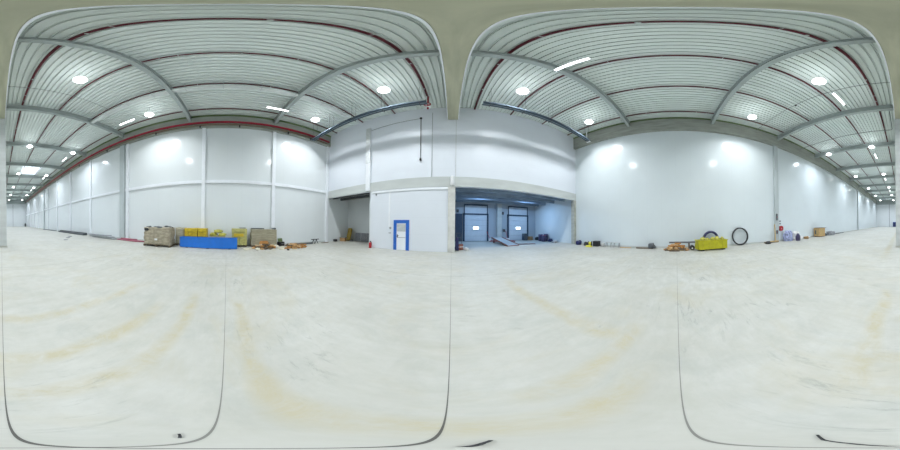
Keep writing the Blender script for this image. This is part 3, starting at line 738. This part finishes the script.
o = MB().lump((0, 0, 0), (.3, .25, .2), 16, .2, 3).build('grey_bundle', M['mid_grey'], loc=(-10.4, 12.5, 0), smooth=True); tag(o, 'small grey bundle on the alcove floor right of the ochre boards', 'bundle')
t = thing('fire_extinguisher', 'red fire extinguisher standing on the floor at right edge of the alcove', 'extinguisher', (-6.1, 9.62, 0))
MB().lathe([(.10, 0), (.115, .02), (.115, .36), (.09, .43), (.035, .47)], (0, 0, 0), 18).build('cylinder', M['red'], t, smooth=True)
MB().lathe([(.035, .47), (.035, .53)], (0, 0, 0), 12).box((.03, 0, .55), (.14, .03, .02), Rot(y=-.2)).box((.03, 0, .515), (.12, .03, .015)).build('valve', M['dark'], t)
MB().tube([(.04, 0, .5), (.13, .0, .45), (.135, 0, .2)], .014, 8).build('hose', M['dark'], t)
# hand truck by the pillar
t = thing('hand_truck', 'dark sack truck standing at the pillar by the loading bay opening', 'hand truck', (.62, 10.95, 0), .5)
b = MB()
for s in (-.2, .2): b.tube([(s, .0, .06), (s, .12, 1.18), (s * .8, .2, 1.28)], .022, 8)
b.tube([(-.16, .2, 1.28), (.16, .2, 1.28)], .022, 8)
for z in (.35, .65, .95): b.box((0, .01 + .1 * z, z), (.4, .02, .035))
b.build('frame', M['dark_grey'], t)
MB().mm(-.24, .24, -.26, .02, .02, .035).build('toe_plate', M['rust'], t)
for s in (-.27, .27): MB().lathe([(.04, -.03), (.12, -.03), (.13, 0), (.12, .03), (.04, .03)], (s, .1, .13), 18, Rot(y=PI / 2)).build('wheel', M['dark'], t)
t = thing('strapped_bundle', 'rust brown bundle standing on the toe plate of the sack truck', 'bundle', (.68, 10.83, .036), .5)
MB().wrapped(-.2, .2, -.12, .10, 0, .42, 4, .03, 6).build('load', M['rust'], t, smooth=True); MB().mm(-.215, .215, -.14, .12, .2, .24).build('strap', M['white_p'], t)
o = MB().lump((0, 0, 0), (.26, .18, .95), 9, .12, 3).build('blue_roll', M['navy'], loc=(.46, 10.98, 0), smooth=True)
o.location = (.42, 10.50, 0); tag(o, 'upright dark navy bundle between the pillar and the sack truck', 'bundle')
o = MB().lump((0, 0, 0), (.32, .3, .2), 2, .3, 2).build('crumpled_paper', M['bag_white'], loc=(1.15, 10.75, 0)); tag(o, 'crumpled pale wrapping on floor right of the sack truck', 'wrapping')

# ------------------------------------------------------------------ loading bay things
t = thing('loading_ramp', 'rust framed loading plate lying tilted on the loading bay floor', 'ramp', (5.35, 13.9, 0), math.radians(7))
R_ = Rot(x=math.radians(8))
MB().box((0, 0, .32), (1.25, 3.6, .03), R_).build('plate', M['galv'], t)
b = MB()
for s in (-.64, .64): b.box((s, 0, .33), (.08, 3.6, .12), R_)
for s in (-1.76, -.6, .6, 1.76): b.box((0, s * math.cos(.14), .32 + s * math.sin(.14) - .03), (1.25, .08, .07), R_)
b.build('frame', M['rust'], t)
for s in (-.5, .5): MB().mm(s - .05, s + .05, 1.4, 1.55, 0, .46).build('leg', M['rust'], t)
def pallet_jack(loc, rz, label):
    t = thing('pallet_truck', label, 'pallet truck', loc, rz)
    for s in (-.2, .2): MB().mm(s - .08, s + .08, -.95, .2, .06, .13, .01).build('fork', M['red'], t)
    MB().mm(-.28, .28, .15, .32, .06, .4, .02).build('head', M['white_p'], t)
    MB().tube([(0, .28, .38), (0, .55, 1.05)], .022, 8).torus((0, .6, 1.14), .1, .018, Rot(x=-.35), 20, 6).build('handle', M['red'], t)
    for s in (-.08, .08): MB().lathe([(.02, -.03), (.09, -.03), (.09, .03), (.02, .03)], (s, .25, .09), 14, Rot(y=PI / 2)).build('steer_wheel', M['dark'], t)
    for s in (-.2, .2): MB().lathe([(.02, -.05), (.04, -.05), (.04, .05), (.02, .05)], (s, -.85, .04), 12, Rot(y=PI / 2)).build('fork_roller', M['dark'], t)
pallet_jack((4.85, 16.75, 0), 1.0, 'red and white pallet truck against the bay wall right of left dock door')
pallet_jack((6.95, 16.4, 0), .25, 'red and white pallet truck before the pilaster between the dock doors')
tag(MB().mm(-.1, .1, -1.3, 1.3, 0, .06).build('floor_bar', M['rust'], loc=(7.1, 13.0, 0)), 'long dark bar on the loading bay floor right of the ramp plate', 'bar'); C.objects['floor_bar'].rotation_euler = (0, 0, 1.25)
t = thing('dark_cabinet', 'dark upright box at right foot of the right dock door', 'box', (9.5, 16.9, 0))
MB().mm(-.3, .3, -.25, .25, .03, .92, .015).build('body', M['dock_frame'], t); MB().mm(-.27, .27, -.262, -.25, .08, .88, .005).build('door', M['dark_grey'], t)
for s in (-.22, .22): MB().mm(s - .04, s + .04, -.2, .2, 0, .03).build('foot', M['dark'], t)
t = thing('cardboard_box', 'brown cardboard box on the bay floor right of the dark upright box', 'box', (10.35, 16.9, 0), .3)
MB().mm(-.3, .3, -.25, .25, 0, .5, .01).build('body', M['card_b'], t); MB().mm(-.302, .302, -.03, .03, .5, .504).build('tape', M['plaster'], t)
o = MB().lump((0, 0, 0), (.45, .4, .42), 22, .18, 3).build('black_bag', M['dark'], loc=(11.2, 16.5, 0), smooth=True); tag(o, 'black bag in rear right corner of the loading bay', 'bag')
for i, (x, y, h) in enumerate(((10.75, 15.0, .88), (11.25, 14.55, .95), (10.7, 14.3, .75))):
    t = thing('drum', f'dark purple drum by the bay side wall, {["rearmost", "tallest", "front"][i]} of three', 'drum', (x, y, 0), group='dark drums in the loading bay')
    MB().lathe([(.26, 0), (.28, .02), (.28, h * .33), (.295, h * .35), (.28, h * .37), (.28, h * .66), (.295, h * .68), (.28, h * .7), (.28, h - .02), (.26, h)], (0, 0, 0), 22).build('shell', M['drum'], t, smooth=True)
    MB().lathe([(.25, h), (.25, h + .02)], (0, 0, 0), 22).lathe([(.04, h + .02), (.04, h + .04)], (.14, 0, 0), 10).build('lid', M['red'] if i == 2 else M['bag_white'], t)
for i, (x, y) in enumerate(((11.2, 13.5), (11.25, 12.75), (10.65, 12.2))):
    o = MB().lump((0, 0, 0), (.5, .55, .36 - .07 * i), i + 30, .2, 3).build('debris_sack', M[['navy', 'bag_white', 'mid_grey'][i]], loc=(x, y, 0), smooth=True)
    tag(o, ['low navy sack on the floor in front of the dark drums', 'low white sack by the bay side wall near the right pillar', 'low grey sack on the floor nearest the right pillar in the bay'][i], 'sack')

# ------------------------------------------------------------------ right wall things
o = MB().lump((0, 0, 0), (.42, .55, .44), 41, .2, 3).build('tool_bag', M['navy'], loc=(11.2, 9.1, 0), smooth=True); tag(o, 'navy tool bag on the floor beside right pillar of the bay', 'bag')
t = thing('cable_reel', 'black cable reel with yellow cable before the right wall near the bay', 'reel', (10.95, 7.55, .0), .4)
for s in (-.14, .14): MB().lathe([(.23, -.015), (.23, .015)], (0, s, .23), 22, Rot(x=PI / 2)).build('flange', M['dark'], t)
MB().lathe([(.15, -.12), (.17, -.06), (.15, 0), (.17, .06), (.15, .12)], (0, 0, .23), 20, Rot(x=PI / 2)).build('wound_cable', M['yellow_p'], t, smooth=True)
o = MB().lump((0, 0, 0), (.34, .6, .14), 43, .2, 3).build('yellow_rag', M['yellow_p'], loc=(10.45, 7.35, 0), smooth=True); tag(o, 'bright yellow cloth bundle on the floor before the cable reel', 'cloth')
t = thing('plastic_crate', 'black plastic crate on the floor right of the yellow cable reel', 'crate', (11.2, 7.0, 0), .1)
MB().mm(-.25, .25, -.26, .26, 0, .03).mm(-.25, -.22, -.26, .26, .03, .48).mm(.22, .25, -.26, .26, .03, .48).mm(-.22, .22, -.26, -.23, .03, .48).mm(-.22, .22, .23, .26, .03, .48).build('body', M['dark'], t)
MB().mm(-.28, .28, -.29, .29, .44, .46).build('rim', M['dark_grey'], t)
MB().mm(-.21, .21, -.22, .22, .03, .36).build('contents', M['olive_sack'], t)
o = MB().lump((0, 0, 0), (.4, .45, .34), 44, .2, 3).build('dark_bag', M['dark'], loc=(11.15, 8.15, 0), smooth=True); tag(o, 'black bag on the floor between navy tool bag and cable reel', 'bag')
t = thing('bucket', 'white plastic bucket standing on floor before the right wall', 'bucket', (10.95, 6.18, 0))
MB().lathe([(.13, 0), (.17, .34), (.18, .34), (.18, .37), (.155, .37), (.12, .03)], (0, 0, 0), 20).build('pail', M['white_p'], t, smooth=True); MB().torus((0, 0, .34), .19, .008, Rot(x=.5), 24, 6, 0, PI).build('handle', M['galv'], t)
o = MB().lump((0, 0, 0), (.26, .3, .2), 45, .2, 3).build('grey_bundle', M['mid_grey'], loc=(11.35, 6.5, 0), smooth=True); tag(o, 'small dark grey bundle left of the white bucket', 'bundle')
for i, (x, y) in enumerate(((11.2, 5.72), (11.25, 5.0))):
    t = thing('trestle', f'low grey steel trestle by the right wall, {["nearer the white bucket", "farther from the white bucket"][i]}', 'trestle', (x, y, 0), .1 * i, 'grey trestles')
    MB().mm(-.14, .14, -.28, .28, .38, .42, .006).build('top', M['galv'], t)
    for sx in (-1, 1):
        for sy in (-.22, .22): MB().tube([(sx * .08, sy, .39), (sx * .18, sy, .0)], .02, 8).build('leg', M['mid_grey'], t)
tag(MB().mm(-.03, .03, -.5, .5, 0, .06).build('batten', M['wood'], loc=(11.2, 4.2, 0)), 'thin pale batten on the floor right of the grey trestles', 'batten')
for i in range(3):
    o = MB().box((0, 0, .03), (.14, 1.35, .045), None, .004).build('plank', M['wood_d'], loc=(11.1 + .16 * i, 2.55 + .05 * i, 0)); tag(o, f'dark plank on floor at the right wall, {["outer", "middle", "inner"][i]} of three', 'plank', 'dark planks at the right wall')
o = MB().lump((0, 0, 0), (.42, .55, .36), 51, .25, 3).build('black_bag', M['dark_grey'], loc=(11.2, 1.98, .055), smooth=True); tag(o, 'dark lumpy bag lying on the end of the dark planks', 'bag')
t = thing('steel_beam_length', 'long grey steel profile behind timber heap left of the yellow skip', 'profile', (11.1, -.45, 0))
b = MB().mm(-.08, .08, -1.05, 1.05, .44, .455).mm(-.08, .08, -1.05, 1.05, .545, .56).mm(-.006, .006, -1.05, 1.05, .455, .545); b.build('profile', M['mid_grey'], t)
for s in (-.5, .55): MB().mm(-.06, .06, s - .06, s + .06, 0, .44).build('support', M['wood_d'], t)
t = thing('drum_small', 'black and white drum lying between the timber heap and yellow skip', 'drum', (10.45, -1.12, 0)); t.name = 'drum'
MB().lathe([(.17, -.16), (.18, -.14), (.18, .14), (.17, .16)], (0, 0, .18), 20, Rot(y=PI / 2)).build('shell', M['dark'], t, smooth=True); MB().lathe([(.06, 0), (.06, .015)], (-.16, 0, .14), 18, Rot(y=-PI / 2)).build('lid', M['white_p'], t)
# yellow skip
t = thing('skip', 'lime yellow metal skip full of olive sacks before the right wall', 'skip', (10.22, -2.52, 0), math.radians(6))
w, d, h = .46, 1.08, .70
def shell(x, y0, y1, z0, z1): pass
b = MB()
b.mm(-w, w, -d, d, .10, .13)
b.mm(-w, -w + .03, -d, d, .13, h); b.mm(w - .03, w, -d, d, .13, h); b.mm(-w + .03, w - .03, -d, -d + .03, .13, h)
b.box((0, d + .03, .44), (2 * w, .03, .66), Rot(x=.12))
b.build('body', M['skip'], t, bev=.01)
b = MB().mm(-w - .04, -w + .03, -d - .04, d + .1, h, h + .05).mm(w - .03, w + .04, -d - .04, d + .1, h, h + .05).mm(-w, w, -d - .04, -d + .03, h, h + .05).mm(-w, w, d + .03, d + .10, h, h + .05); b.build('rim', M['skip'], t)
for s in (-.72, -.24, .24, .72): MB().mm(-w - .03, -w, s - .03, s + .03, .13, h).build('rib', M['skip'], t)
for s in (-.8, .8): MB().mm(-w + .02, w - .02, s - .12, s + .12, 0, .10).build('skid', M['dark'], t)
MB().mm(-w + .04, w - .04, -d + .04, d - .04, .13, .62).build('fill', M['olive_sack'], t)
for i, (dx, dy, s) in enumerate(((-.15, -.78, .42), (-.1, -.40, .44), (-.20, .0, .36), (-.1, .38, .46), (-.14, .75, .42), (.24, -.5, .36), (.24, .5, .36))):
    a = math.radians(6); x = 10.22 + dx * math.cos(a) - dy * math.sin(a); y = -2.52 + dx * math.sin(a) + dy * math.cos(a)
    o = thing('sack', f'olive sack inside the yellow skip, {["first in the front row from the dark column", "second in the front row from the dark column", "middle of the front row", "second in front row from the timber heap", "first in front row from the timber heap", "rear row, column end", "rear row, timber end"][i]}', 'sack', (x, y, .625), group='olive sacks in the skip')
    o['label'] = o['label'].replace('dark column', 'black ring')
    MB().lump((0, 0, 0), (s * .68, s * .80, .26 + .03 * (i % 3)), i + 60, .16, 3).build('body', M['olive_sack'], o, smooth=True)
    MB().tube([(-.02, 0, .24), (-.03, .02, .31)], [.03, .05], 8).build('tied_neck', M['dark_grey'] if i % 2 else M['yellow_p'], o)
# coils leaning on the wall
lean = Rot(y=math.radians(9))
Rz90 = Rot(z=PI / 2)
t = thing('hose_coil', 'navy corrugated hose coil standing behind the yellow skip', 'hose coil', (11.20, -2.72, 0))
for i in range(3):
    MB().torus((.10 * i - .11, 0, .70 + .0), .57, .085, Rot(y=math.radians(7)) @ Rz90, 56, 10).build('loop', M['navy'], t, smooth=True)
for a in (.6, 2.2): MB().box((.05 + .085 * math.sin(a), .57 * math.cos(a), .70 + .57 * math.sin(a)), (.3, .03, .15), None, .008).build('tie', M['dark'], t)
t = thing('hose_coil', 'black thin hose ring leaning on the right wall right of the yellow skip', 'hose coil', (11.42, -5.42, 0))
for i in range(3):
    MB().torus((-.07 + .06 * i, 0, .79), .73, .052, Rot(y=math.radians(6)) @ Rz90, 64, 8).build('loop', M['dark'], t, smooth=True)
for a in (.4, 1.8, 3.3): MB().box((0 + .1 * math.sin(a) * .7, .73 * math.cos(a), .79 + .73 * math.sin(a)), (.16, .02, .09), Rot(x=a), .005).build('tie', M['dark_grey'], t)
# planks by the column
for i in range(4):
    o = MB().box((0, 0, .045), (.14, 1.5, .09), None, .004).build('plank', M['wood_d' if i != 3 else 'ply'], loc=(10.95 + .15 * (i % 3), -8.65, .091 * (i // 3))); tag(o, f'{["outer dark", "middle dark", "inner dark", "upper yellow"][i]} plank lying at the foot of the right wall column', 'plank', 'planks at the right column')
o = MB().lump((0, 0, 0), (.4, .5, .2), 71, .3, 3).build('dark_bag', M['dark'], loc=(11.05, -7.75, .11), smooth=True)
o.location = (10.6, -7.9, 0); tag(o, 'dark crumpled bag beside the planks near the right wall column', 'bag')
tag(MB().box((0, 0, .9), (.05, .10, 1.8), None, .006).build('upright_batten', M['ply'], loc=(11.34, -9.35, 0)), 'pale upright batten leaning against the right wall column', 'batten'); C.objects['upright_batten'].rotation_euler = (0, .05, 0)
for z, l in ((2.55, 'upper dark switch box on the right wall column'), (1.0, 'lower dark switch box on the right wall column')):
    t = thing('switch_box', l, 'switch box', (11.43, -9.62, z), group='column switch boxes')
    MB().mm(-.10, 0, -.08, .08, -.34 if z > 2 else -.18, .34 if z > 2 else .18, .01).build('body', M['dark_grey'], t); MB().mm(-.115, -.10, -.03, .03, -.05, .05).build('switch', M['red'], t)
t = thing('fire_hose_reel', 'red fire hose reel on right wall just past the column', 'hose reel', (XR, -10.22, 1.36))
for s in (-.30, -.10): MB().lathe([(.05, -.012), (.27, -.012), (.27, .012), (.05, .012)], (s, 0, 0), 26, Rot(y=PI / 2)).build('disc', M['red'], t)
MB().torus((-.2, 0, 0), .16, .05, Rz90, 26, 8).build('hose', M['dark'], t, smooth=True)
MB().tube([(0, 0, 0), (-.32, 0, 0)], .035, 10).mm(-.02, 0, -.1, .1, -.2, .2).build('bracket', M['white_p'], t)
for z, l in ((2.05, 'upper small grey notice on the right wall above hose reel'), (1.78, 'lower small grey notice on the right wall above hose reel')):
    tag(MB().mm(XR - .012, XR, -10.4, -10.15, z, z + .16).build('notice_plate', M['mid_grey']), l, 'sign', 'notices above the hose reel')
o = MB().lump((0, 0, 0), (.8, .95, 1.08), 81, .12, 4, 2.2).build('bulk_bag', M['bag_blue'], loc=(11.0, -10.85, 0), smooth=True); tag(o, 'blue and white bulk bag on the floor under the fire hose reel', 'bag')
o = MB().lump((0, 0, 0), (.7, .7, 1.0), 82, .18, 4, 2.5).build('film_bundle', M['bag_white'], loc=(11.05, -12.1, 0), smooth=True); tag(o, 'white film bundle on the floor beside the blue bulk bag', 'bundle')
o = MB().lump((0, 0, 0), (.5, .4, .72), 83, .2, 3).build('dark_bag', M['drum'], loc=(10.25, -11.6, 0), smooth=True); tag(o, 'dark bag wedged before the blue bulk bag and white film bundle', 'bag')
for i, (x, y, s) in enumerate(((11.0, -12.85, .55), (10.75, -13.65, .5), (11.1, -14.3, .5))):
    o = MB().lump((0, 0, 0), (s, s * 1.1, .42 - .1 * i), 84 + i, .25, 3).build('rubbish_sack', M[['bag_white', 'card_b', 'bag_white'][i]], loc=(x, y, 0), smooth=True); tag(o, ['low white rubbish sack right of the white film bundle', 'low brown rubbish sack between two low white sacks', 'small low white rubbish sack nearest the wooden crate'][i], 'sack')
# wooden crate
t = thing('wooden_crate', 'yellow plywood crate with overhanging lid beside the right wall', 'crate', (10.85, -16.8, 0), math.radians(-4))
MB().mm(-.45, .45, -.62, .62, .10, 1.20, .008).build('body', M['ply'], t)
b = MB()
for y in (-.6, .6):
    for x in (-.46, .46): MB().mm(x - .03, x + .03, y - .05, y + .05, .1, 1.2).build('batten', M['wood'], t)
for z in (.16, 1.14):
    MB().mm(-.48, -.45, -.62, .62, z - .05, z + .05).build('batten', M['wood'], t); MB().mm(-.45, .45, .62, .65, z - .05, z + .05).build('batten', M['wood'], t)
MB().mm(-.52, .52, -.95, .68, 1.20, 1.25, .006).build('lid', M['wood_d'], t)
for y in (-.5, 0, .5): MB().mm(-.45, .45, y - .05, y + .05, 0, .10).build('skid', M['wood_d'], t)
MB().mm(.1, .3, .62, .66, .4, .9).build('dark_panel', M['dark_grey'], t)
o = MB().lump((0, 0, 0), (.9, 1.9, .6), 91, .16, 4, 2.4).build('tarpaulin', M['mid_grey'], loc=(10.75, -19.9, 0), smooth=True); tag(o, 'grey tarpaulin heap on the floor past the plywood crate', 'tarpaulin')
o = MB().lump((0, 0, 0), (.5, .6, .4), 92, .2, 3).build('dark_bag', M['dark_grey'], loc=(10.9, -18.35, 0), smooth=True); tag(o, 'dark bag on the floor between plywood crate and grey tarpaulin', 'bag')
for i in range(2):
    o = MB().tube([(10.9 + .2 * i, -25.5, .05), (10.95 + .2 * i, -22.2, .05)], .05, 8).build('dark_pipe', M['dark_grey']); tag(o, f'{["outer", "inner"][i]} dark pipe on the floor along right wall beyond the tarpaulin', 'pipe', 'dark pipes at the right wall')
t = thing('blue_cabinet', 'blue cabinet far away at the end wall beside the middle column', 'cabinet', (2.9, -65.4, 0))
MB().mm(-1.0, 1.0, -.5, .5, .08, 2.2, .03).build('body', M['door_blue'], t)
for s in (-.5, .5): MB().mm(s - .46, s + .46, .5, .53, .15, 2.1, .01).build('door', M['navy'], t)
for s in (-.9, .9): MB().mm(s - .06, s + .06, -.4, .4, 0, .08).build('foot', M['dark'], t)
t = thing('grey_bin', 'small dark bin far away in the left corner of the end wall', 'bin', (-11.0, -65.6, 0))
MB().lathe([(.3, 0), (.36, 1.2), (.38, 1.2), (.38, 1.28)], (0, 0, 0), 18).build('tub', M['dark_grey'], t, smooth=True); MB().lathe([(.38, 1.28), (.2, 1.42), (.05, 1.44)], (0, 0, 0), 18).build('lid', M['dark'], t, smooth=True)
# cable scraps under the camera
for pts, l in (([(-.17, -.04, .006), (-.145, -.03, .012), (-.12, -.022, .006)], 'short black cable scrap on the floor beside the crossing joints, left'),
               ([(.05, .14, .006), (.035, .105, .01), (.02, .06, .006)], 'short black cable scrap on floor ahead of the crossing joints'),
               ([(.12, -.13, .006), (.08, -.08, .009), (.045, -.05, .007), (.02, -.02, .006)], 'curved black cable scrap on floor behind the crossing joints')):
    tag(MB().tube(pts, .0022, 8).build('cable_scrap', M['dark']), l, 'cable', 'cable scraps at the crossing joints')

# ------------------------------------------------------------------ world (little of it enters; the hall is closed)
w = bpy.data.worlds.new('World'); scn.world = w; w.use_nodes = True
bg = w.node_tree.nodes['Background']; sky = w.node_tree.nodes.new('ShaderNodeTexSky'); sky.sky_type = 'HOSEK_WILKIE'
w.node_tree.links.new(sky.outputs[0], bg.inputs[0]); bg.inputs[1].default_value = .5
